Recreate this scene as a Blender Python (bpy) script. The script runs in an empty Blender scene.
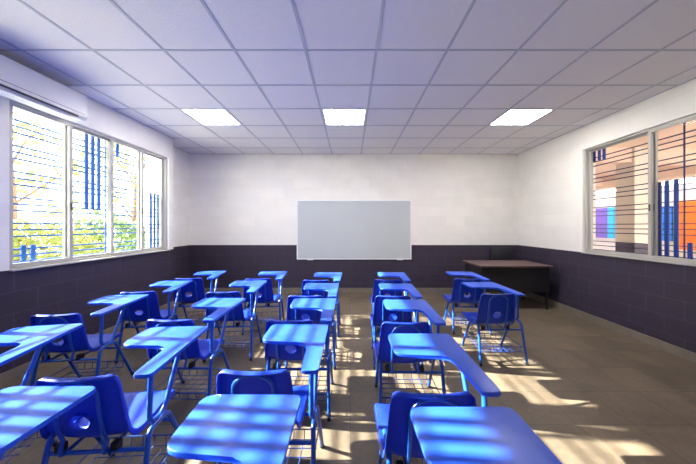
import bpy, bmesh, math, random
from mathutils import Vector, Matrix, geometry

C = bpy.context.scene.collection
PI = math.pi
random.seed(7)

# ------------------------------------------------------------------ room numbers (metres, camera at x=0,y=0)
XL, XR, YB, YF, ZC = -3.08, 3.53, 5.97, -1.3, 2.913
XREC, YREC = -3.37, 4.94
CAMZ = 1.40
WT = 0.20
WAIN = 1.0

# ------------------------------------------------------------------ materials
def new_mat(name):
    m = bpy.data.materials.new(name); m.use_nodes = True
    nt = m.node_tree; nt.nodes.clear()
    return m, nt
def N(nt, t, **kw):
    n = nt.nodes.new(t)
    for k, v in kw.items():
        if k.startswith('i_'): n.inputs[k[2:].replace('_', ' ')].default_value = v
        else: setattr(n, k, v)
    return n
def pbr(name, col, rough=.5, metal=0., spec=.5, noise=0., nscale=8., bump=0., bscale=60., coat=0., trans=0.):
    m, nt = new_mat(name); L = nt.links
    out = N(nt, 'ShaderNodeOutputMaterial'); b = N(nt, 'ShaderNodeBsdfPrincipled')
    b.inputs['Base Color'].default_value = (*col, 1); b.inputs['Roughness'].default_value = rough
    b.inputs['Metallic'].default_value = metal; b.inputs['Specular IOR Level'].default_value = spec
    b.inputs['Coat Weight'].default_value = coat; b.inputs['Coat Roughness'].default_value = .12
    L.new(b.outputs[0], out.inputs[0])
    tc = N(nt, 'ShaderNodeTexCoord')
    if noise:
        nz = N(nt, 'ShaderNodeTexNoise'); nz.inputs['Scale'].default_value = nscale; nz.inputs['Detail'].default_value = 5
        L.new(tc.outputs['Object'], nz.inputs['Vector'])
        mx = N(nt, 'ShaderNodeMix', data_type='RGBA'); L.new(nz.outputs[0], mx.inputs[0])
        mx.inputs[6].default_value = (*[c*(1-noise) for c in col], 1); mx.inputs[7].default_value = (*[min(1, c*(1+noise)) for c in col], 1)
        L.new(mx.outputs[2], b.inputs['Base Color'])
    if bump:
        nb = N(nt, 'ShaderNodeTexNoise'); nb.inputs['Scale'].default_value = bscale; nb.inputs['Detail'].default_value = 4
        L.new(tc.outputs['Object'], nb.inputs['Vector'])
        bp = N(nt, 'ShaderNodeBump'); bp.inputs['Strength'].default_value = bump; bp.inputs['Distance'].default_value = .004
        L.new(nb.outputs[0], bp.inputs['Height']); L.new(bp.outputs[0], b.inputs['Normal'])
    if trans:
        tr = N(nt, 'ShaderNodeBsdfTranslucent'); tr.inputs[0].default_value = (*col, 1)
        ms = N(nt, 'ShaderNodeMixShader'); ms.inputs[0].default_value = trans
        L.new(b.outputs[0], ms.inputs[1]); L.new(tr.outputs[0], ms.inputs[2]); L.new(ms.outputs[0], out.inputs[0])
    return m

def block_wall(name, axis, upper=(.87, .84, .80), lower=(.046, .036, .060), cut=WAIN):
    """painted concrete block: axis = which object axis runs along the wall"""
    m, nt = new_mat(name); L = nt.links
    out = N(nt, 'ShaderNodeOutputMaterial'); b = N(nt, 'ShaderNodeBsdfPrincipled'); L.new(b.outputs[0], out.inputs[0])
    tc = N(nt, 'ShaderNodeTexCoord'); sx = N(nt, 'ShaderNodeSeparateXYZ'); L.new(tc.outputs['Object'], sx.inputs[0])
    cb = N(nt, 'ShaderNodeCombineXYZ'); L.new(sx.outputs[axis], cb.inputs[0]); L.new(sx.outputs[2], cb.inputs[1])
    br = N(nt, 'ShaderNodeTexBrick'); L.new(cb.outputs[0], br.inputs['Vector'])
    br.inputs['Scale'].default_value = 1; br.inputs['Brick Width'].default_value = .4; br.inputs['Row Height'].default_value = .2
    br.inputs['Mortar Size'].default_value = .0045; br.inputs['Mortar Smooth'].default_value = .5
    br.inputs['Color1'].default_value = (1, 1, 1, 1); br.inputs['Color2'].default_value = (.93, .93, .93, 1); br.inputs['Mortar'].default_value = (1, 1, 1, 1)
    nz = N(nt, 'ShaderNodeTexNoise'); nz.inputs['Scale'].default_value = 3.; nz.inputs['Detail'].default_value = 6; L.new(tc.outputs['Object'], nz.inputs['Vector'])
    # two paints, one above the other
    gt = N(nt, 'ShaderNodeMath', operation='GREATER_THAN'); L.new(sx.outputs[2], gt.inputs[0]); gt.inputs[1].default_value = cut
    def two(a, c):
        mx = N(nt, 'ShaderNodeMix', data_type='RGBA'); L.new(gt.outputs[0], mx.inputs[0])
        mx.inputs[6].default_value = (*a, 1); mx.inputs[7].default_value = (*c, 1); return mx.outputs[2]
    face = two(lower, upper); mort = two([c*1.55 for c in lower], [c*.93 for c in upper])
    m1 = N(nt, 'ShaderNodeMix', data_type='RGBA'); L.new(br.outputs['Fac'], m1.inputs[0]); L.new(face, m1.inputs[6]); L.new(mort, m1.inputs[7])
    m2 = N(nt, 'ShaderNodeMix', data_type='RGBA', blend_type='MULTIPLY'); m2.inputs[0].default_value = .8
    L.new(m1.outputs[2], m2.inputs[6]); L.new(br.outputs['Color'], m2.inputs[7])
    cr = N(nt, 'ShaderNodeMapRange'); L.new(nz.outputs[0], cr.inputs[0]); cr.inputs[1].default_value = .3; cr.inputs[2].default_value = .7; cr.inputs[3].default_value = .97; cr.inputs[4].default_value = 1.02
    m3 = N(nt, 'ShaderNodeMix', data_type='RGBA', blend_type='MULTIPLY'); m3.inputs[0].default_value = 1
    L.new(m2.outputs[2], m3.inputs[6]); L.new(cr.outputs[0], m3.inputs[7]); L.new(m3.outputs[2], b.inputs['Base Color'])
    b.inputs['Roughness'].default_value = .55; b.inputs['Specular IOR Level'].default_value = .3
    nb = N(nt, 'ShaderNodeTexNoise'); nb.inputs['Scale'].default_value = 90; nb.inputs['Detail'].default_value = 5; L.new(tc.outputs['Object'], nb.inputs['Vector'])
    sb = N(nt, 'ShaderNodeMath', operation='MULTIPLY_ADD'); L.new(br.outputs['Fac'], sb.inputs[0]); sb.inputs[1].default_value = -1.2; L.new(nb.outputs[0], sb.inputs[2])
    bp = N(nt, 'ShaderNodeBump'); bp.inputs['Strength'].default_value = .35; bp.inputs['Distance'].default_value = .004
    L.new(sb.outputs[0], bp.inputs['Height']); L.new(bp.outputs[0], b.inputs['Normal'])
    return m

def floor_mat():
    m, nt = new_mat('cement_tile_floor'); L = nt.links
    out = N(nt, 'ShaderNodeOutputMaterial'); b = N(nt, 'ShaderNodeBsdfPrincipled'); L.new(b.outputs[0], out.inputs[0])
    tc = N(nt, 'ShaderNodeTexCoord')
    br = N(nt, 'ShaderNodeTexBrick', offset=0.); L.new(tc.outputs['Object'], br.inputs['Vector'])
    br.inputs['Scale'].default_value = 1; br.inputs['Brick Width'].default_value = .40; br.inputs['Row Height'].default_value = .40
    br.inputs['Mortar Size'].default_value = .003; br.inputs['Mortar Smooth'].default_value = .3; br.inputs['Bias'].default_value = 0
    br.inputs['Color1'].default_value = (.185, .143, .100, 1); br.inputs['Color2'].default_value = (.135, .106, .076, 1); br.inputs['Mortar'].default_value = (.08, .065, .05, 1)
    n1 = N(nt, 'ShaderNodeTexNoise'); n1.inputs['Scale'].default_value = 2.2; n1.inputs['Detail'].default_value = 8; n1.inputs['Roughness'].default_value = .65; n1.inputs['Distortion'].default_value = .6
    L.new(tc.outputs['Object'], n1.inputs['Vector'])
    mr = N(nt, 'ShaderNodeMapRange'); L.new(n1.outputs[0], mr.inputs[0]); mr.inputs[1].default_value = .3; mr.inputs[2].default_value = .72; mr.inputs[3].default_value = .66; mr.inputs[4].default_value = 1.22
    mx = N(nt, 'ShaderNodeMix', data_type='RGBA', blend_type='MULTIPLY'); mx.inputs[0].default_value = 1; L.new(br.outputs['Color'], mx.inputs[6]); L.new(mr.outputs[0], mx.inputs[7])
    n2 = N(nt, 'ShaderNodeTexNoise'); n2.inputs['Scale'].default_value = 28; n2.inputs['Detail'].default_value = 5; L.new(tc.outputs['Object'], n2.inputs['Vector'])
    mr2 = N(nt, 'ShaderNodeMapRange'); L.new(n2.outputs[0], mr2.inputs[0]); mr2.inputs[1].default_value = .3; mr2.inputs[2].default_value = .7; mr2.inputs[3].default_value = .88; mr2.inputs[4].default_value = 1.1
    mx2 = N(nt, 'ShaderNodeMix', data_type='RGBA', blend_type='MULTIPLY'); mx2.inputs[0].default_value = 1; L.new(mx.outputs[2], mx2.inputs[6]); L.new(mr2.outputs[0], mx2.inputs[7])
    L.new(mx2.outputs[2], b.inputs['Base Color'])
    mr3 = N(nt, 'ShaderNodeMapRange'); L.new(n1.outputs[0], mr3.inputs[0]); mr3.inputs[3].default_value = .38; mr3.inputs[4].default_value = .62
    L.new(mr3.outputs[0], b.inputs['Roughness']); b.inputs['Specular IOR Level'].default_value = .35
    bp = N(nt, 'ShaderNodeBump'); bp.inputs['Strength'].default_value = .25; bp.inputs['Distance'].default_value = .003
    L.new(n2.outputs[0], bp.inputs['Height']); L.new(bp.outputs[0], b.inputs['Normal'])
    return m

def glass_mat():
    m, nt = new_mat('clear_window_glass'); L = nt.links
    out = N(nt, 'ShaderNodeOutputMaterial'); tr = N(nt, 'ShaderNodeBsdfTransparent'); gl = N(nt, 'ShaderNodeBsdfGlossy')
    tr.inputs[0].default_value = (.95, .97, .97, 1); gl.inputs['Roughness'].default_value = .02
    lw = N(nt, 'ShaderNodeLayerWeight'); pw = N(nt, 'ShaderNodeMath', operation='POWER'); L.new(lw.outputs['Facing'], pw.inputs[0]); pw.inputs[1].default_value = 5
    fr = N(nt, 'ShaderNodeMath', operation='MULTIPLY_ADD'); L.new(pw.outputs[0], fr.inputs[0]); fr.inputs[1].default_value = .5; fr.inputs[2].default_value = .004
    ms = N(nt, 'ShaderNodeMixShader'); L.new(fr.outputs[0], ms.inputs[0]); L.new(tr.outputs[0], ms.inputs[1]); L.new(gl.outputs[0], ms.inputs[2]); L.new(ms.outputs[0], out.inputs[0])
    return m
def emis(name, col, s):
    m, nt = new_mat(name); out = N(nt, 'ShaderNodeOutputMaterial'); e = N(nt, 'ShaderNodeEmission')
    e.inputs[0].default_value = (*col, 1); e.inputs[1].default_value = s; nt.links.new(e.outputs[0], out.inputs[0]); return m

M = dict(
    wall_y=block_wall('painted_block_along_y', 1), wall_x=block_wall('painted_block_along_x', 0),
    floor=floor_mat(), glass=glass_mat(),
    tile=pbr('mineral_fibre_ceiling_tile', (.78, .75, .755), .9, noise=.05, nscale=60, bump=.9, bscale=130),
    tbar=pbr('grey_ceiling_grid', (.48, .49, .54), .5),
    base=pbr('tan_skirting_tile', (.20, .17, .135), .5, noise=.3, nscale=7),
    alu=pbr('pale_aluminium_frame', (.43, .415, .39), .45, .1),
    seal=pbr('dark_rubber_seal', (.05, .05, .05), .7),
    bar=pbr('blue_grille_paint', (.02, .11, .42), .45),
    plastic=pbr('blue_moulded_plastic', (.009, .042, .46), .38, spec=.3, bump=.12, bscale=300),
    tab=pbr('blue_tablet_plastic', (.018, .088, .63), .33, spec=.22, noise=.10, nscale=9, bump=.10, bscale=260),
    tube=pbr('blue_enamel_tube', (.008, .075, .40), .28, spec=.5),
    wire=pbr('blue_enamel_wire', (.01, .05, .27), .4),
    navy=pbr('shaded_grille_paint', (.006, .015, .10), .5), shaded_flat=pbr('shaded_flat_bar_paint', (.005, .04, .26), .5),  # right grille: same blue paint, with its shade darkened into the colour
    black=pbr('black_rubber', (.012, .012, .014), .6),
    white=pbr('white_ac_plastic', (.76, .75, .76), .35),
    slot=pbr('dark_vent_slot', (.03, .03, .03), .6),
    board=pbr('whiteboard_enamel', (.52, .55, .57), .25, noise=.05, nscale=2.5),
    boardf=pbr('whiteboard_aluminium_trim', (.85, .86, .88), .35, .1),
    desktop=pbr('reddish_brown_laminate', (.12, .065, .065), .4, noise=.12, nscale=14),
    deskblk=pbr('black_desk_steel', (.012, .011, .014), .5),
    blackfab=pbr('black_vinyl', (.022, .022, .03), .5),
    diff=emis('lit_led_diffuser', (1, .96, .90), 26.0),
    lampf=pbr('white_lamp_frame', (.8, .8, .82), .4),
    bark=pbr('brown_bark', (.16, .10, .06), .9, noise=.3, nscale=9, bump=.6, bscale=20),
    leaf=pbr('yellow_green_leaves', (.20, .23, .05), .55, noise=.35, nscale=3, trans=.3),
    leaf2=pbr('fresh_green_leaves', (.09, .17, .05), .55, noise=.35, nscale=3, trans=.3),
    grass=pbr('pale_dry_ground', (.58, .55, .38), .95, noise=.3, nscale=2),
    concrete=pbr('corridor_concrete', (.62, .58, .53), .8, noise=.1, nscale=3),
    peach=pbr('peach_plaster', (.82, .63, .52), .8, noise=.05, nscale=4),
    cream=pbr('cream_plaster', (.78, .70, .60), .8, noise=.04, nscale=4),
    pale=pbr('pale_plaster', (.62, .60, .62), .8, noise=.04, nscale=4),
    dark=pbr('dark_violet_paint', (.073, .060, .085), .6),
    orange=pbr('orange_paint', (.88, .17, .008), .5), yellow=pbr('lime_paint', (.45, .60, .02), .5),
    purple=pbr('violet_paint', (.14, .07, .50), .5), sky_b=pbr('bright_blue_paint', (.01, .16, .72), .5),
    pink=pbr('pink_paint', (.70, .25, .60), .5), cyan=pbr('cyan_paint', (.01, .42, .75), .5),
    ink=pbr('white_scratch', (.75, .80, .85), .5),
)

# ------------------------------------------------------------------ mesh helpers
def obj(name, bm, mat, parent=None, smooth=False, mods=None):
    me = bpy.data.meshes.new(name)
    bmesh.ops.recalc_face_normals(bm, faces=bm.faces[:])
    bm.to_mesh(me); bm.free()
    for mt in (mat if isinstance(mat, (list, tuple)) else [mat]): me.materials.append(mt)
    if smooth:
        me.polygons.foreach_set('use_smooth', [True]*len(me.polygons))
        try: me.set_sharp_from_angle(angle=R(38))
        except Exception: pass
    o = bpy.data.objects.new(name, me); C.objects.link(o)
    if parent: o.parent = parent
    return o
def R(d): return math.radians(d)
def box(bm, x0, x1, y0, y1, z0, z1, bev=0., mi=0):
    vs = [bm.verts.new((x, y, z)) for x in (x0, x1) for y in (y0, y1) for z in (z0, z1)]
    fs = [bm.faces.new([vs[i] for i in f]) for f in ((0,1,3,2), (4,6,7,5), (0,4,5,1), (2,3,7,6), (0,2,6,4), (1,5,7,3))]
    for f in fs: f.material_index = mi
    if bev:
        es = {e for f in fs for e in f.edges}
        bmesh.ops.bevel(bm, geom=list(es), offset=bev, segments=2, profile=.6, affect='EDGES')
    return bm
def nb(): return bmesh.new()
def fillet(pts, r, n=5):
    """rounds the inner corners of a polyline; r may be a number or list"""
    pts = [Vector(p) for p in pts]; out = [pts[0]]
    for i in range(1, len(pts)-1):
        p, a, b = pts[i], pts[i-1], pts[i+1]
        u, v = (a-p), (b-p); rr = r[i] if isinstance(r, (list, tuple)) else r
        d = min(rr, u.length*.49, v.length*.49)
        s, e = p+u.normalized()*d, p+v.normalized()*d
        for k in range(n+1):
            t = k/n; out.append(s*(1-t)**2+p*2*t*(1-t)+e*t*t)
    out.append(pts[-1]); return out
def tube(bm, pts, r, seg=10, closed=False, caps=True):
    pts = [Vector(p) for p in pts]; q = [pts[0]]
    for p in pts[1:]:
        if (p-q[-1]).length > 1e-5: q.append(p)
    pts = q; n = len(pts); T = []
    for i in range(n):
        if closed: t = pts[(i+1) % n]-pts[i-1]
        else: t = pts[min(i+1, n-1)]-pts[max(i-1, 0)]
        T.append(t.normalized())
    ref = Vector((0, 0, 1)) if abs(T[0].z) < .9 else Vector((1, 0, 0))
    u = T[0].cross(ref).normalized(); rings = []
    for i in range(n):
        u = (u-T[i]*u.dot(T[i])).normalized(); v = T[i].cross(u)
        rr = r[i] if isinstance(r, (list, tuple)) else r
        rings.append([bm.verts.new(pts[i]+(u*math.cos(2*PI*k/seg)+v*math.sin(2*PI*k/seg))*rr) for k in range(seg)])
    m = n if closed else n-1
    for i in range(m):
        A, B = rings[i], rings[(i+1) % n]
        for k in range(seg): bm.faces.new((A[k], A[(k+1) % seg], B[(k+1) % seg], B[k]))
    if caps and not closed:
        bm.faces.new(rings[0][::-1]); bm.faces.new(rings[-1])
    return bm
def poly2d(pts, radii, n=6):
    """closed polygon with rounded corners"""
    out = []; N_ = len(pts)
    for i in range(N_):
        p = Vector(pts[i]); a = Vector(pts[i-1]); b = Vector(pts[(i+1) % N_]); u, v = a-p, b-p
        d = min(radii[i], u.length*.49, v.length*.49)
        if d < 1e-4: out.append(p); continue
        s, e = p+u.normalized()*d, p+v.normalized()*d
        for k in range(n+1):
            t = k/n; out.append(s*(1-t)**2+p*2*t*(1-t)+e*t*t)
    return out
def prism(bm, outline, z0, z1, bev=0., seg=2):
    n = len(outline)
    lo = [bm.verts.new((p[0], p[1], z0)) for p in outline]; hi = [bm.verts.new((p[0], p[1], z1)) for p in outline]
    fl = bm.faces.new(lo[::-1]); fh = bm.faces.new(hi)
    for i in range(n): bm.faces.new((lo[i], lo[(i+1) % n], hi[(i+1) % n], hi[i]))
    if bev: bmesh.ops.bevel(bm, geom=list(fl.edges)+list(fh.edges), offset=bev, segments=seg, profile=.6, affect='EDGES')
    return bm
def tag(o, label=None, cat=None, group=None, kind=None):
    if label: o['label'] = label
    if cat: o['category'] = cat
    if group: o['group'] = group
    if kind: o['kind'] = kind
    return o
def thing(name, label, cat, loc=(0, 0, 0), rz=0, group=None):
    o = bpy.data.objects.new(name, None); C.objects.link(o); o.location = loc; o.rotation_euler = (0, 0, rz)
    o.empty_display_size = .2
    return tag(o, label, cat, group)
def struct(o): o['kind'] = 'structure'; return o

# ------------------------------------------------------------------ shell of the room
LWIN = [(2.565, 4.82), (0.12, 2.45)]; RWIN = [(2.38, 4.32)]
ZW0, ZW1 = 1.00, 2.56
def wall_with_openings(name, x0, x1, y0, y1, opens, mat):
    bm = nb()
    ys = [y0]+[v for o in sorted(opens) for v in o]+[y1]
    for i in range(0, len(ys), 2): box(bm, x0, x1, ys[i], ys[i+1], 0, ZC+.25)
    for a, b in opens:
        box(bm, x0, x1, a, b, 0, ZW0); box(bm, x0, x1, a, b, ZW1, ZC+.25)
    return struct(obj(name, bm, mat))
wall_with_openings('wall_left', XL-WT, XL, YF, YREC, LWIN, M['wall_y'])
bm = nb(); box(bm, XREC-WT, XREC, YREC-.0, YB, 0, ZC+.25); box(bm, XREC, XL-WT, YREC-.08, YREC-.0, 0, ZC+.25); struct(obj('wall_recess', bm, M['wall_y']))
wall_with_openings('wall_right', XR, XR+WT, YF, YB, RWIN, M['wall_y'])
bm = nb(); box(bm, XREC-WT, XR+WT, YB, YB+WT, 0, ZC+.25); struct(obj('wall_back', bm, M['wall_x']))
bm = nb(); box(bm, XL-WT, XR+WT, YF-WT, YF, 0, ZC+.25); struct(obj('wall_front', bm, M['wall_x']))
bm = nb(); box(bm, XREC-WT, XR+WT, YF-WT, YB+WT, -.12, 0); struct(obj('floor', bm, M['floor']))

# ceiling: lay-in tiles with lamp openings left out, roof slab above, grid below
GX = [.222+.61*k for k in range(-7, 7)]; GY = [2.44-.61*7+.61*k for k in range(0, 15)]
LAMPS = [(-2.22, 3.66), (-.388, 3.66), (2.052, 3.66)]
LAMPS2 = [(-2.22, .61), (-.388, .61), (2.052, .61)]
bm = nb()
lc = {(round(x, 1), round(y, 1)) for x, y in LAMPS}
for i in range(len(GX)-1):
    for j in range(len(GY)-1):
        x0, x1 = max(GX[i], XREC), min(GX[i+1], XR); y0, y1 = max(GY[j], YF), min(GY[j+1], YB)
        if x1-x0 < .01 or y1-y0 < .01: continue
        if (round(GX[i], 1), round(GY[j], 1)) in lc: continue
        box(bm, x0, x1, y0, y1, ZC, ZC+.02)
struct(obj('ceiling', bm, M['tile']))
bm = nb(); box(bm, XREC-WT, XR+WT, YF-WT, YB+WT, ZC+.25, ZC+.4); struct(obj('ceiling_slab', bm, M['concrete']))
bm = nb()
for x in GX:
    if XL-.4 < x < XR: box(bm, x-.012, x+.012, YF, YB, ZC-.004, ZC+.003)
for y in GY:
    if YF < y < YB: box(bm, XREC if y > YREC else XL, XR, y-.012, y+.012, ZC-.0045, ZC+.0025)
struct(obj('trim_1', bm, M['tbar']))
bm = nb()   # wall angle round the ceiling
box(bm, XL, XL+.02, YF, YREC, ZC-.005, ZC+.002); box(bm, XR-.02, XR, YF, YB, ZC-.005, ZC+.002); box(bm, XREC, XR, YB-.02, YB, ZC-.005, ZC+.002); box(bm, XREC, XREC+.02, YREC, YB, ZC-.005, ZC+.002)
struct(obj('trim_2', bm, M['tbar']))

def lamp(x, y, label):
    t = thing('ceiling_light', label, 'ceiling light', (x+.305, y+.305, ZC), 0, 'square ceiling panel lights')
    bm = nb(); w = .292; i = .268
    for a in ((-w, w, -w, -i), (-w, w, i, w), (-w, -i, -i, i), (i, w, -i, i)): box(bm, *a, -.002, .03)
    obj('frame', bm, M['lampf'], t)
    bm = nb(); box(bm, -i, i, -i, i, .002, .02); obj('diffuser', bm, M['diff'], t)
lamp(*LAMPS[0], 'square lit ceiling panel light nearest the window with the tree view')
lamp(*LAMPS[1], 'square lit ceiling panel light straight above the line to the whiteboard')
lamp(*LAMPS[2], 'square lit ceiling panel light on the teacher desk side of the room')
for p_, l_ in zip([], ('window side', 'middle', 'door side')): lamp(*p_, 'square lit ceiling panel light behind the view, '+l_)

# skirting tiles
def skirting(name, pts):
    bm = nb()
    for (x0, x1, y0, y1, ax) in pts:
        a = y0 if ax else x0; e = y1 if ax else x1; p = a
        while p < e-.01:
            q = min(p+.33, e)
            if ax: box(bm, x0, x1, p+.001, q-.001, 0, .10, .002)
            else: box(bm, p+.001, q-.001, y0, y1, 0, .10, .002)
            p = q
    struct(obj(name, bm, M['base']))
skirting('baseboard_right', [(XR-.012, XR, YF, YB, 1)])
skirting('baseboard_back', [(XREC, XR-.013, YB-.012, YB, 0)])
skirting('baseboard_left', [(XL, XL+.012, YF, YREC, 1), (XREC, XREC+.012, YREC, YB-.013, 1)])

# ------------------------------------------------------------------ windows
def window(name, side, y0, y1, mull):
    s = -1 if side == 'l' else 1; X = (XL if s < 0 else XR)+s*.075      # frame centre plane
    w = bpy.data.objects.new(name, None); C.objects.link(w); w['kind'] = 'structure'; w.location = (X, y0, ZW0)
    H = ZW1-ZW0; W = y1-y0
    bm = nb(); f = .026
    box(bm, -.045, .045, 0, W, 0, f, .003); box(bm, -.045, .045, 0, W, H-f, H, .003); box(bm, -.045, .045, 0, f, f, H-f, .003); box(bm, -.045, .045, W-f, W, f, H-f, .003)
    for zz in (f, H-f-.006): box(bm, -.004-.02, .004-.02, f, W-f, zz, zz+.006)
    obj('window_frame', bm, M['alu'], w)
    edges = [0]+[m-y0 for m in mull]+[W]
    for k in range(len(edges)-1):
        a, b = edges[k], edges[k+1]; off = (-.02 if k % 2 else .02)*-s
        a2 = a+(f if k == 0 else -.024); b2 = b-(f if k == len(edges)-2 else -.024); t = .024
        bm = nb(); z0, z1 = f, H-f
        for q in ((a2, b2, z0, z0+t), (a2, b2, z1-t, z1), (a2, a2+t+.012, z0+t, z1-t), (b2-t-.012, b2, z0+t, z1-t)):
            box(bm, off-.015, off+.015, q[0], q[1], q[2], q[3], .002)
        sf = obj('sash', bm, M['alu'], w)
        bm = nb(); box(bm, off-.002, off+.002, a2+t, b2-t, z0+t, z1-t); obj('glass_pane', bm, M['glass'], sf)
        if k in (0, 2) or side == 'r' and k == 1:
            bm = nb(); yy = (b2-.02) if k != 1 else a2+.02; box(bm, off-s*.015-.008, off-s*.015+.008, yy-.008, yy+.008, .58, .66, .003); obj('latch', bm, M['seal'], sf)
    bm = nb(); xi = -s*.075
    box(bm, min(xi+s*.03, xi-s*.03), max(xi+s*.03, xi-s*.03), -.0, W, -.012, .004, .003); obj('window_sill', bm, M['alu'], w)
window('window_1', 'l', *LWIN[0], [3.17, 3.73, 4.26])
window('window_2', 'l', *LWIN[1], [.70, 1.44, 1.93])
window('window_3', 'r', *RWIN[0], [3.385])

def grille(label, side, y0, y1, flats, rods):
    s = -1 if side == 'l' else 1; X = (XL if s < 0 else XR)+s*.15
    t = thing('security_grille', label, 'window grille', (X, y0, ZW0), 0, 'painted bar grilles outside the windows')
    W = y1-y0; H = ZW1-ZW0
    for g in range(6):
        for k in range(3):
            z = 2.425-.25*g-.0625*k-ZW0
            if z < .02: continue
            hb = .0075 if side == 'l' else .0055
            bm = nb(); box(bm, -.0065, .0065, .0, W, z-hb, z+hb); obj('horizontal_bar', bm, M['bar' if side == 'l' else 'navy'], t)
    for (y, za, zb) in flats:
        bm = nb(); box(bm, -.010*1+s*-.006, .004+s*-.006, y-y0-.021, y-y0+.021, za-ZW0, zb-ZW0, .001); obj('flat_bar', bm, M['bar' if side == 'l' else 'shaded_flat'], t)
    for y in rods:
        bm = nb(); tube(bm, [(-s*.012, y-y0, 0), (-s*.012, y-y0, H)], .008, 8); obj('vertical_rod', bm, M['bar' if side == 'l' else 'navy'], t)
grille('blue horizontal bar grille outside the window facing the trees, three long flat bars', 'l', *LWIN[0],
       [(2.80, 1.0, 1.21), (2.885, 1.0, 1.21), (3.47, 1.60, 2.55), (3.555, 1.60, 2.55), (3.64, 1.60, 2.55), (3.80, 2.36, 2.55), (3.93, 2.36, 2.55),
        (4.59, 1.0, 1.92), (4.675, 1.0, 1.92), (4.76, 1.0, 1.92)], [3.727])
grille('blue bar grille outside the near window under the air conditioner', 'l', *LWIN[1],
       [(.40, 1.02, 1.9), (.48, 1.02, 1.9), (.56, 1.02, 1.9), (1.065, 1.5, 2.55), (1.15, 1.4, 2.55), (1.235, 1.4, 2.55), (1.32, 1.4, 2.55), (1.7, 1.02, 1.3), (1.78, 1.02, 1.3), (2.28, 1.6, 2.55), (2.36, 1.6, 2.55)], [1.45])
grille('shade-darkened blue bar grille outside the window facing the orange and violet panels', 'r', *RWIN[0],
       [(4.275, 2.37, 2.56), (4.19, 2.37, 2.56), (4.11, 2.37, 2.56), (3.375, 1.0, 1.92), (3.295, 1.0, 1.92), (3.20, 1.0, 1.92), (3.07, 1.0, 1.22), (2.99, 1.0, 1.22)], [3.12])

# ------------------------------------------------------------------ whiteboard
t = thing('whiteboard', 'large white marker board with aluminium edge hung on the back wall', 'whiteboard', (-1.125, YB-.012, .70))
W_, H_ = 2.40, 1.245
bm = nb(); box(bm, .012, W_-.012, -.012, .010, .012, H_-.012); obj('writing_surface', bm, M['board'], t)
bm = nb()
for a in ((0, W_, 0, .022), (0, W_, H_-.022, H_), (0, .022, .022, H_-.022), (W_-.022, W_, .022, H_-.022)): box(bm, a[0], a[1], -.018, .011, a[2], a[3], .002)
obj('frame', bm, M['boardf'], t)
for x in (.28, 2.16):
    bm = nb(); box(bm, x-.06, x+.06, -.02, .01, -.014, -.0005, .002); obj('bracket', bm, M['boardf'], t)

# ------------------------------------------------------------------ air conditioner
t = thing('air_conditioner', 'long white wall air conditioner mounted above the windows near the ceiling', 'air conditioner', (XL, 2.02, 2.53))
def ac_prof():
    # (x out of wall, z) section
    return poly2d([(0, .29), (.212, .283), (.228, .035), (.20, .004), (.06, 0), (0, .02)], [.004, .012, .015, .012, .02, .004], 5)
def ac_body(y0, y1, grow=0):
    bm = nb(); P = ac_prof(); n = len(P)
    A = [bm.verts.new((p[0], y0, p[1])) for p in P]; B = [bm.verts.new((p[0], y1, p[1])) for p in P]
    bm.faces.new(A); bm.faces.new(B[::-1])
    for i in range(n): bm.faces.new((A[i], A[(i+1) % n], B[(i+1) % n], B[i]))
    return bm
obj('casing', ac_body(0, 1.06), M['white'], t, True)
bm = nb(); box(bm, .20, .2295, .03, 1.03, .062, .065); obj('panel_gap', bm, M['slot'], t)
bm = nb(); v = [(.10, -.012), (.215, -.006), (.213, -.011), (.10, -.017)]
A = [bm.verts.new((p[0], .05, p[1])) for p in v]; B = [bm.verts.new((p[0], .92, p[1])) for p in v]
bm.faces.new(A); bm.faces.new(B[::-1])
for i in range(4): bm.faces.new((A[i], A[(i+1) % 4], B[(i+1) % 4], B[i]))
obj('air_outlet_flap', bm, M['white'], t)
bm = nb(); box(bm, .195, .2295, .05, .96, .018, .030); obj('air_outlet_slot', bm, M['slot'], t)

# ------------------------------------------------------------------ teacher's desk and chair
t = thing('teacher_desk', 'black steel teacher desk with reddish brown top in the far corner', 'desk', (2.155, 4.69, 0))
bm = nb(); box(bm, 0, 1.2, 0, .78, .715, .742, .004); obj('desktop', bm, M['desktop'], t)
bm = nb(); box(bm, .035, 1.165, .05, .068, .30, .714, .002); obj('modesty_panel', bm, M['deskblk'], t)
for x in (.04, 1.125):
    for y in (.07, .70):
        bm = nb(); box(bm, x, x+.035, y, y+.035, 0, .714, .002); obj('leg', bm, M['deskblk'], t)
for x in (.045, 1.14):
    bm = nb(); box(bm, x, x+.015, .106, .699, .30, .714, .001); obj('side_panel', bm, M['deskblk'], t)
for k in range(2):
    d = obj('drawer', box(nb(), .08, .45, .20, .74, .55-.19*k, .712-.19*k, .003), M['deskblk'], t)
    bm = nb(); tube(bm, fillet([(.2, .742, .63-.19*k), (.2, .765, .63-.19*k), (.33, .765, .63-.19*k), (.33, .742, .63-.19*k)], .01), .004, 6); obj('handle', bm, M['boardf'], d)

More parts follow.
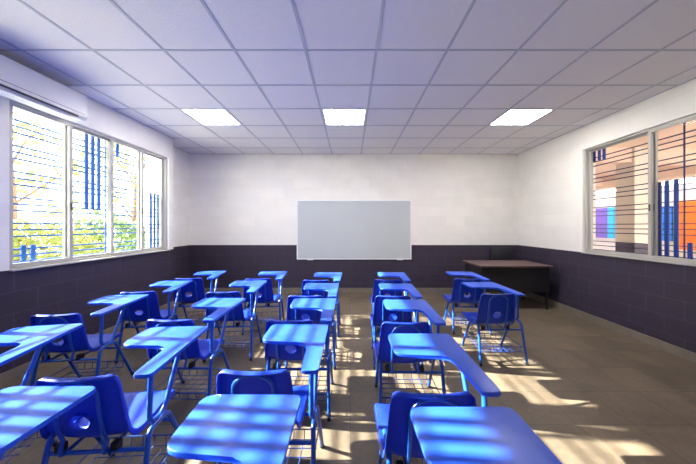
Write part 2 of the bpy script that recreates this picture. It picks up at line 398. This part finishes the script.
t = thing('office_chair', 'black chair pulled in behind the teacher desk against the back wall', 'chair', (3.13, 5.64, 0))
bm = nb(); O = poly2d([(-.22, -.18), (.22, -.18), (.21, .20), (-.21, .20)], [.05]*4); prism(bm, O, .43, .48, .015); obj('seat', bm, M['blackfab'], t, True)
bm = nb(); O = poly2d([(-.215, .62), (.215, .62), (.225, .955), (-.20, .955)], [.05, .05, .06, .06]); prism(bm, O, -.0, .035, .012)
bmesh.ops.rotate(bm, verts=bm.verts[:], cent=(0, 0, 0), matrix=Matrix.Rotation(R(90), 3, 'X')); bmesh.ops.translate(bm, verts=bm.verts[:], vec=(0, .285, 0)); obj('backrest', bm, M['blackfab'], t, True)
for s in (-1, 1):
    bm = nb(); tube(bm, fillet([(s*.215, -.17, 0), (s*.205, -.15, .415), (s*.205, .19, .415), (s*.215, .20, 0)], .03), .011); obj('side_frame', bm, M['deskblk'], t, True)
    bm = nb(); tube(bm, fillet([(s*.19, .15, .417), (s*.19, .24, .43), (s*.19, .29, .90)], .04), .010); obj('back_post', bm, M['deskblk'], t, True)

# ------------------------------------------------------------------ tablet arm chair
PROF = [(.215, .372), (.205, .392), (.165, .404), (.06, .396), (-.04, .380), (-.105, .374), (-.150, .384), (-.182, .418), (-.200, .49), (-.219, .60), (-.238, .713)]
def catmull(P, n=10):
    P = [Vector(p) for p in P]; Q = [P[0]*2-P[1]]+P+[P[-1]*2-P[-2]]; out = []
    for i in range(1, len(Q)-2):
        for k in range(n):
            t = k/n; a, b, c, d = Q[i-1:i+3]
            out.append(.5*((2*b)+(c-a)*t+(2*a-5*b+4*c-d)*t*t+(3*b-a-3*c+d)*t**3))
    out.append(P[-1]); return out
PP = catmull(PROF); SL = [0.]
for i in range(1, len(PP)): SL.append(SL[-1]+(PP[i]-PP[i-1]).length)
LT = SL[-1]
def prof_at(s):
    s = max(0, min(LT, s)); lo, hi = 0, len(SL)-1
    while hi-lo > 1:
        mid = (lo+hi)//2
        if SL[mid] <= s: lo = mid
        else: hi = mid
    f = (s-SL[lo])/max(1e-9, SL[hi]-SL[lo]); p = PP[lo].lerp(PP[hi], f)
    a, b = PP[max(0, lo-1)], PP[min(len(PP)-1, hi+1)]; t = (b-a).normalized()
    return p, t
def half_w(s):
    u = s/LT
    if u < .5: return .203-.008*(u/.5)
    return .195-.028*((u-.5)/.5)
def shell_pt(x, s, off=0.):
    p, t = prof_at(s); n = Vector((t.y, -t.x))      # towards the sitter (up / forward)
    if n.dot(Vector((.3, 1))) < 0: n = -n
    q = (x/half_w(s)); u = s/LT
    k = .006+.020*min(1, max(0, (u-.3)/.25))
    bow = k*abs(q)**2.2
    r = p+n*(bow+off)
    return Vector((x, r.x, r.y))
def make_shell():
    # outline in (x, s)
    ns = 26; right = [(half_w(LT*i/ns), LT*i/ns) for i in range(ns+1)]
    r0, r1 = .045, .032
    pts = []
    def corner(cx, cy, a0, a1, r, n=6): return [(cx+r*math.cos(a0+(a1-a0)*k/n), cy+r*math.sin(a0+(a1-a0)*k/n)) for k in range(n+1)]
    wf, wt = half_w(0), half_w(LT)
    rs = corner(wf-r0, r0, -PI/2, 0, r0)+[p for p in right if r0+.01 < p[1] < LT-r1-.01]+corner(wt-r1, LT-r1, 0, PI/2, r1)
    mid_top = [(wt-r1-(2*(wt-r1))*k/8, LT) for k in range(1, 8)]
    ls = [(-x, s) for x, s in rs[::-1]]
    mid_bot = [(-(wf-r0)+2*(wf-r0)*k/8, 0) for k in range(1, 8)]
    outer = rs+mid_top+ls+mid_bot
    # hole: rounded hexagon low in the back
    sc_ = min(range(len(PP)), key=lambda i: abs(PP[i].y-.495)+(10 if PP[i].x > -.1 else 0)); s0 = SL[sc_]
    hx = [(.050, 0), (.026, .036), (-.026, .036), (-.050, 0), (-.026, -.036), (.026, -.036)]
    hole = [(p.x, p.y+s0) for p in poly2d(hx, [.014]*6, 3)]
    inner = []
    for i in range(1, 20):
        for j in range(1, 44):
            s = LT*j/44; x = (i/10-1)*half_w(s)
            if abs(x) > half_w(s)-.012 or s < .012 or s > LT-.012: continue
            if abs(x) > half_w(s)-.05 and (s < .05 or s > LT-.05):
                cx = half_w(s)-.045; cy = .045 if s < .1 else LT-.045
                if math.hypot(abs(x)-cx, s-cy) > .036 and abs(x) > cx: continue
            if abs(x) < .06 and abs(s-s0) < .046: continue
            inner.append((x, s))
    V = [Vector(p) for p in outer+hole+inner]
    no, nh = len(outer), len(hole)
    edges = [(i, (i+1) % no) for i in range(no)]+[(no+i, no+(i+1) % nh) for i in range(nh)]
    vs, es, fs, ov, oe, of = geometry.delaunay_2d_cdt(V, edges, [], 0, 1e-5)
    from mathutils.geometry import intersect_point_tri_2d
    def inside(pt, poly):
        c = False; j = len(poly)-1
        for i in range(len(poly)):
            if (poly[i][1] > pt[1]) != (poly[j][1] > pt[1]) and pt[0] < (poly[j][0]-poly[i][0])*(pt[1]-poly[i][1])/(poly[j][1]-poly[i][1])+poly[i][0]: c = not c
            j = i
        return c
    bm = nb(); bv = [bm.verts.new(shell_pt(v.x, v.y)) for v in vs]
    for f in fs:
        c = sum((vs[i] for i in f), Vector((0, 0)))/len(f)
        if inside(c, outer) and not inside(c, hole): bm.faces.new([bv[i] for i in f])
    bm.verts.ensure_lookup_table()
    # flanges: every border edge gets a lip folded away from the sitter
    be = [e for e in bm.edges if len(e.link_faces) == 1]
    info = {}
    for i, v in enumerate(vs): info[bv[i]] = (v.x, v.y)
    lip = {}
    for e in be:
        for v in e.verts:
            if v not in lip:
                x, s = info[v]; hole_v = math.hypot(x, s-s0) < .07
                k = 0 if hole_v else .006
                sx = k*(1 if x > 0 else -1) if abs(x) > half_w(s)-.03 else 0
                d = .016 if hole_v else .026
                q = shell_pt(x, s, -d); lip[v] = bm.verts.new(q+Vector((sx, 0, 0)))
    for e in be:
        a, b = e.verts; bm.faces.new((a, b, lip[b], lip[a]))
    loose = [v for v in bm.verts if not v.link_faces]
    bmesh.ops.delete(bm, geom=loose, context='VERTS')
    o = obj('seat_shell', bm, M['plastic'], None, True)
    md = o.modifiers.new('thickness', 'SOLIDIFY'); md.thickness = .004; md.offset = 0
    return o
TAB = poly2d([(.25, -.20), (.25, .455), (-.15, .455), (-.142, .16), (.150, .130), (.166, -.20)],
             [.018, .028, .045, .060, .055, .022], 7)
SO = -.050      # the shell sits a little left, away from the tablet post
def make_chair():
    t = thing('tablet_arm_chair', 'x', 'desk chair')
    sh = make_shell(); sh.data.transform(Matrix.Translation((SO, 0, 0))); sh.parent = t
    bm = nb(); prism(bm, TAB, .681, .700, .006, 3); obj('tablet', bm, M['tab'], t, True)
    r = .0125
    for s in (-1, 1):
        X = s*.222
        p = fillet([(s*.236, -.25, 0), (X, -.165, .405), (X, -.07, .41)], .035); bm = nb(); tube(bm, p, r); l1 = obj('leg', bm, M['tube'], t, True)
        p = fillet([(s*.228, .225, 0), (X, -.005, .405), (X, -.075, .41)], .035); bm = nb(); tube(bm, p, r); l2 = obj('leg', bm, M['tube'], t, True)
        bm = nb(); tube(bm, [(s*.236, -.2515, .0), (s*.2355, -.247, .022)], .0145, 10); obj('foot_cap', bm, M['black'], l1, True)
        bm = nb(); tube(bm, [(s*.228, .226, .0), (s*.2275, .214, .022)], .0145, 10); obj('foot_cap', bm, M['black'], l2, True)
    bm = nb(); tube(bm, fillet([(.208, -.125, .682), (.208, -.14, .425), (.208, -.02, .405), (.208, .15, .682)], [0, .05, .06, 0], 6), r); obj('tablet_support', bm, M['tube'], t, True)
    bm = nb(); box(bm, .150, .235, .125, .175, .675, .682, .001); obj('tablet_bracket', bm, M['tube'], t)
    for y in (-.176, .036):
        bm = nb(); tube(bm, [(-.226, y, .332), (.226, y, .332)], .010); obj('cross_bar', bm, M['tube'], t, True)
    # arch behind the back, running on under the seat
    def by(z):   # back surface y at a height, plus lip clearance
        c = min((p for p in PP if p.x < -.14), key=lambda p: abs(p.y-z)); return c.x
    zz = [.40, .45, .50, .55, .60, .635]
    side = lambda s: [(s*.095, .03, .335), (s*.095, by(.42)-.030, .335)]+[(s*.095, by(z)-.018, z) for z in zz]
    arch = [(.095*math.cos(a), by(.635+.070*math.sin(a))-.018, .635+.070*math.sin(a)) for a in [PI*k/12 for k in range(1, 12)]]
    p = fillet(side(1)[:3], .03)+side(1)[3:]+arch+side(-1)[::-1][:-3]+fillet(side(-1)[:3][::-1], .03)
    p = [Vector(q)+Vector((SO, 0, 0)) for q in p]; bm = nb(); tube(bm, p, .0085, 8); obj('back_tube', bm, M['tube'], t, True)
    for s in (-1, 1):
        bm = nb(); box(bm, SO+s*.125-.017, SO+s*.125+.017, -.185, -.145, .330, .372, .006); obj('rubber_bumper', bm, M['black'], t)
    # wire basket
    bm = nb(); w = .0028; zb = .115; zt = .165; x0, x1, y0, y1 = -.212, .212, -.205, .150
    for k in range(7):
        x = x0+.02+(x1-x0-.04)*k/6
        tube(bm, fillet([(x, y0, zt), (x, y0+.006, zb), (x, y1-.006, zb), (x, y1, zt)], .01, 2), w, 6)
    for k in range(6):
        y = y0+.012+(y1-y0-.024)*k/5; tube(bm, [(x0, y, zb-.004), (x1, y, zb-.004)], w, 6)
    for y in (y0, y1): tube(bm, [(x0-.012, y, zt), (x1+.012, y, zt)], .0038, 6)
    for x in (x0, x1): tube(bm, [(x, y0, zt), (x, y1, zt)], .0038, 6)
    obj('wire_basket', bm, M['wire'], t, True)
    return t
proto = make_chair()
def dup(root):
    r = root.copy(); C.objects.link(r)
    for ch in list(root.children):
        c = ch.copy(); C.objects.link(c); c.parent = r
        for g in ch.children:
            d = g.copy(); C.objects.link(d); d.parent = c
    return r
# (x of tablet's right far corner, far edge y, rotation deg ccw, label)
ROWS = {
 'window': 'row along the tree-view windows', }
CH = [
 # row by the windows
 (-1.92, 2.05, 12, 'blue tablet-arm chair nearest in the window row, its tablet cropped by the photo\'s left edge'),
 (-2.06, 2.915, 6, 'blue tablet-arm chair in the window row, second from the camera, its curved back facing us'),
 (-2.04, 3.685, 10, 'blue tablet-arm chair in the window row, second from the back wall, turned towards the windows'),
 (-1.94, 4.45, 9, 'farthest blue tablet-arm chair of the window row, near the recessed wall corner'),
 # second row
 (-1.10, 1.242, 0, 'large foreground blue tablet-arm chair at bottom left, tablet striped with bright sun'),
 (-.990, 1.993, 4, 'blue tablet-arm chair just beyond the striped bottom left tablet, sun on its seat'),
 (-1.01, 2.76, -1, 'middle blue tablet-arm chair of the second row from the windows'),
 (-1.07, 3.66, 4, 'blue tablet-arm chair in the second row from the windows, one short of the last'),
 (-.98, 4.41, 6, 'last blue tablet-arm chair of the second row from the windows, beside the back wall'),
 # third row
 (-.202, 1.18, 0, 'foreground blue tablet-arm chair at bottom centre, tablet with a small white scuff in its corner'),
 (-.157, 2.03, 0, 'blue tablet-arm chair directly beyond the scuffed bottom centre tablet, arm end pointing at the camera'),
 (-.140, 2.75, 0, 'middle blue tablet-arm chair of the row left of the centre aisle'),
 (-.143, 3.48, 0, 'blue tablet-arm chair left of the centre aisle, second from the back'),
 (-.125, 4.28, -1, 'farthest blue tablet-arm chair left of the centre aisle, below the whiteboard'),
 # fourth row
 (.624, 1.10, 0, 'foreground blue tablet-arm chair at bottom right, tablet half sunlit in bands'),
 (.640, 1.85, 0, 'blue tablet-arm chair right of the aisle, just beyond the bottom right tablet'),
 (.705, 2.70, -1, 'middle blue tablet-arm chair of the row right of the centre aisle'),
 (.740, 3.46, -2, 'blue tablet-arm chair right of the centre aisle, second from the back'),
 (.810, 4.30, -3, 'farthest blue tablet-arm chair right of the centre aisle, under the whiteboard corner'),
 # fifth row
 (1.780, 3.56, 1, 'blue tablet-arm chair standing alone on the right, its whole back and legs in view'),
 (1.86, 4.36, -3, 'blue tablet-arm chair in front of the teacher desk, behind the lone right-hand chair'),
]
chairs = []
for i, (xr, yf, a, lab) in enumerate(CH):
    o = proto if i == 0 else dup(proto)
    v = Matrix.Rotation(R(a), 2) @ Vector((.25, .455))
    o.location = (xr-v.x, yf-v.y, 0); o.rotation_euler = (0, 0, R(a)); o['label'] = lab; o['category'] = 'desk chair'; o['group'] = 'blue tablet-arm chairs in rows'
    chairs.append(o)
# small pale scuff on the corner of the bottom centre tablet
bm = nb(); tube(bm, [(-.095+.012*math.cos(a), .445+.009*math.sin(a), .7002) for a in [PI*(1.15-1.3*k/8) for k in range(9)]], .0011, 5)
obj('scuff_mark', bm, M['ink'], chairs[9])

# ------------------------------------------------------------------ outside, tree side
bm = nb(); box(bm, -45, XREC-WT-.01, -25, 40, -.35, -.15); struct(obj('ground', bm, M['grass']))
def tree(name, label, x, y, h, crown, n, leafm, seed, lsize=.10, spread=1.0, zc=None):
    rnd = random.Random(seed); t = thing(name, label, 'tree', (x, y, -.15))
    bm = nb(); tips = []
    top = Vector((rnd.uniform(-.3, .3), rnd.uniform(-.3, .3), h*.62))
    tube(bm, [(0, 0, 0), (top.x*.3, top.y*.4, h*.22), (top.x*.5, top.y*.7, h*.42), top], [.16*h/6, .12*h/6, .09*h/6, .05*h/6], 8)
    for k in range(11):
        f = rnd.uniform(.35, 1.); base = Vector((top.x*f, top.y*f, h*.62*f)); a = rnd.uniform(0, 2*PI); L_ = crown*rnd.uniform(.6, 1.)
        d = Vector((math.cos(a), math.sin(a), rnd.uniform(.2, 1.0))).normalized()
        m_ = base+d*L_*.5+Vector((0, 0, .1)); e = base+d*L_+Vector((rnd.uniform(-.2, .2), rnd.uniform(-.2, .2), rnd.uniform(-.1, .3)))
        tube(bm, [base, m_, e], [.035*h/6, .022*h/6, .008], 6); tips += [m_, e, m_.lerp(e, .5)]
        for q in range(3):
            d2 = (d+Vector((rnd.uniform(-.8, .8), rnd.uniform(-.8, .8), rnd.uniform(-.4, .6)))).normalized(); s_ = m_.lerp(e, rnd.uniform(0, .8)); e2 = s_+d2*L_*.45
            tube(bm, [s_, s_.lerp(e2, .5)+Vector((0, 0, .05)), e2], [.012, .009, .004], 5); tips += [e2, s_.lerp(e2, .6)]
    obj('trunk', bm, M['bark'], t, True)
    bm = nb()
    for k in range(n):
        c = rnd.choice(tips)+Vector((rnd.gauss(0, .22), rnd.gauss(0, .22), rnd.gauss(0, .18)))*spread
        u = Vector((rnd.gauss(0, 1), rnd.gauss(0, 1), rnd.gauss(0, .6))).normalized(); v = u.cross(Vector((rnd.gauss(0, 1), rnd.gauss(0, 1), rnd.gauss(0, 1)))).normalized()
        s_ = lsize*rnd.uniform(.6, 1.2)
        bm.faces.new([bm.verts.new(c+p) for p in (-u*s_, v*s_*.4-u*s_*.1, u*s_, -v*s_*.4+u*s_*.1)])
    f = obj('foliage', bm, leafm, t); f['kind'] = 'stuff'
    return t
tree('tree', 'bare-branched tree with thin yellow-green leaves seen through the nearest window pane', -7.6, 6.4, 5.6, 2.2, 1500, M['leaf'], 3)
tree('tree', 'slender tree with sparse leaves seen through the farther window panes', -8.8, 11.5, 6.5, 2.2, 1300, M['leaf'], 5)
def shrub(x, y, w, h, n, m, label, seed):
    rnd = random.Random(seed); t = thing('shrub', label, 'shrub', (x, y, -.15), 0)
    bm = nb()
    for k in range(9):
        a = rnd.uniform(0, 2*PI); tube(bm, [(0, 0, 0), (math.cos(a)*w*.2, math.sin(a)*w*.2, h*.5), (math.cos(a)*w*.4, math.sin(a)*w*.4, h*.9)], [.02, .014, .005], 5)
    obj('stems', bm, M['bark'], t)
    bm = nb()
    for k in range(n):
        a = rnd.uniform(0, 2*PI); e = rnd.uniform(-.2, 1); rr = rnd.uniform(.55, 1)**.5*(1+.18*math.sin(3*a+seed)+.12*math.sin(7*a))
        c = Vector((math.cos(a)*w*.5*rr*math.sqrt(max(.05, 1-e*e)), math.sin(a)*w*.5*rr*math.sqrt(max(.05, 1-e*e)), h*.4+e*h*.55*rr+rnd.gauss(0, .05)))
        if c.z < .02: c.z = rnd.uniform(.02, .3)
        u = Vector((rnd.gauss(0, 1), rnd.gauss(0, 1), rnd.gauss(0, .8))).normalized(); v = u.cross(Vector((rnd.gauss(0, 1), rnd.gauss(0, 1), rnd.gauss(0, 1)))).normalized(); s_ = .08*rnd.uniform(.6, 1.2)
        bm.faces.new([bm.verts.new(c+p) for p in (-u*s_, v*s_*.45, u*s_, -v*s_*.45)])
    f = obj('foliage', bm, m, t); f['kind'] = 'stuff'
shrub(-6.6, 6.0, 2.2, 1.7, 2200, M['leaf'], 'yellow-green shrub low in the nearest window pane', 1)
shrub(-7.4, 8.7, 2.1, 1.9, 2200, M['leaf2'], 'darker green shrub low behind the second window pane', 2)
shrub(-7.6, 11.6, 2.4, 1.8, 2200, M['leaf'], 'pale shrub low behind the farthest window panes', 3)

# ------------------------------------------------------------------ outside, corridor side
bm = nb(); box(bm, XR+WT+.01, 30, -12, 40, -.15, -.02); struct(obj('corridor_floor', bm, M['concrete']))
bm = nb(); box(bm, XR+WT+.01, 8.55, -4, 16, 2.95, 3.15); box(bm, 7.9, 8.3, -4, 16, 2.60, 2.95)
for y in (-1.0, 2.3, 5.6, 8.9): box(bm, XR+WT+.01, 7.9, y, y+.3, 2.66, 2.95)
struct(obj('corridor_ceiling', bm, M['peach']))
cg = 'square corridor columns with dark painted bases'
for k, (y, lab) in enumerate([(5.55, 'cream square column with dark base seen through the right window'), (9.4, 'farther cream column down the corridor beyond the right window')]):
    t = thing('column', lab, 'column', (5.55, y, -.02), 0, cg)
    bm = nb(); box(bm, 0, .42, 0, .40, 1.07, 2.97, .01); obj('shaft', bm, M['cream'], t)
    bm = nb(); box(bm, -.004, .424, -.004, .404, 0, 1.07, .01); obj('painted_base', bm, M['dark'], t)
bm = nb(); box(bm, -2.95, XR+WT, YB+WT+.01, 22, -.15, 3.3); struct(obj('added_sun_block', bm, M['pale']))  # unseen block added to keep the sun out of the corridor
# opposite building with its coloured panels
t = thing('opposite_building', 'pale building across the courtyard beyond the right window', 'building', (9.6, 2, -.02))
bm = nb(); box(bm, 0, 4, -8, 22, 0, 4.2); obj('wall', bm, M['pale'], t)
bm = nb(); box(bm, -.9, 4.2, -8.2, 22.2, 4.2, 4.4); obj('roof', bm, M['concrete'], t)
def panel(mats, y0, y1, z0, z1, label, name='painted_panel'):
    p = thing(name, label, 'panel', (9.6, y0, z0), 0, 'coloured panels across the courtyard')
    y = 0
    for (m, w, nm) in mats:
        bm = nb(); box(bm, -.06, -.002, y, y+w-.004, 0, z1-z0, .004); obj('board', bm, M[m], p); y += w
# y from px: y = 284*9.6/(px-350.5)
panel([('cyan', .24, ''), ('purple', .66, '')], 10.31, 11.5, .95, 2.08, 'violet and cyan panel across the courtyard, left pane of the right window')
panel([('sky_b', .42, ''), ('sky_b', .42, '')], 8.44, 9.28, .95, 2.0, 'bright blue panel across the courtyard behind the flat blue bars')
panel([('orange', 1.24, ''), ('yellow', .12, '')], 7.04, 8.40, .72, 2.1, 'orange panel with a lime strip at the right edge of the photo')

# ------------------------------------------------------------------ light
sun = bpy.data.lights.new('sun', 'SUN'); sun.energy = 38; sun.angle = R(.55); sun.color = (1, .93, .80)
so = bpy.data.objects.new('sun', sun); C.objects.link(so)
so.rotation_euler = Vector((2.02, -.17, -1)).to_track_quat('-Z', 'Y').to_euler(); so.location = (-10, 4, 8)
for nm, x, (y0, y1), s in (('window_portal', XL-WT-.02, LWIN[0], 1), ('window_portal', XL-WT-.02, LWIN[1], 1), ('window_portal', XR+WT+.02, RWIN[0], -1)):
    l = bpy.data.lights.new(nm, 'AREA'); l.shape = 'RECTANGLE'; l.size = y1-y0; l.size_y = ZW1-ZW0; l.cycles.is_portal = True
    lo = bpy.data.objects.new(nm, l); C.objects.link(lo); lo.location = (x, (y0+y1)/2, (ZW0+ZW1)/2)
    d = Vector((s, 0, 0)); lo.rotation_euler = Matrix(((0, 0, -s), (s, 0, 0), (0, 1, 0))).to_euler() if False else (R(90), 0, R(-90) if s > 0 else R(90))
w = bpy.data.worlds.new('sky'); bpy.context.scene.world = w; w.use_nodes = True; nt = w.node_tree; nt.nodes.clear()
out = N(nt, 'ShaderNodeOutputWorld'); bg = N(nt, 'ShaderNodeBackground'); bg.inputs[0].default_value = (.95, .965, 1, 1); bg.inputs[1].default_value = 3.9
nt.links.new(bg.outputs[0], out.inputs[0])

# ------------------------------------------------------------------ camera and view
cam = bpy.data.cameras.new('camera'); cam.sensor_width = 36; cam.lens = 284/696*36; cam.clip_start = .02
cam.shift_x = -2.5/696; cam.shift_y = -6/696
co = bpy.data.objects.new('camera', cam); C.objects.link(co); co.location = (0, 0, CAMZ); co.rotation_euler = (R(90), 0, 0)
sc = bpy.context.scene; sc.camera = co
sc.view_settings.view_transform = 'Standard'; sc.view_settings.look = 'None'; sc.view_settings.gamma = 1; sc.view_settings.exposure = .82
sc.view_settings.use_curve_mapping = False
sc.cycles.use_denoising = True; sc.cycles.max_bounces = 8; sc.cycles.diffuse_bounces = 5; sc.cycles.transparent_max_bounces = 16; sc.cycles.sample_clamp_indirect = 6
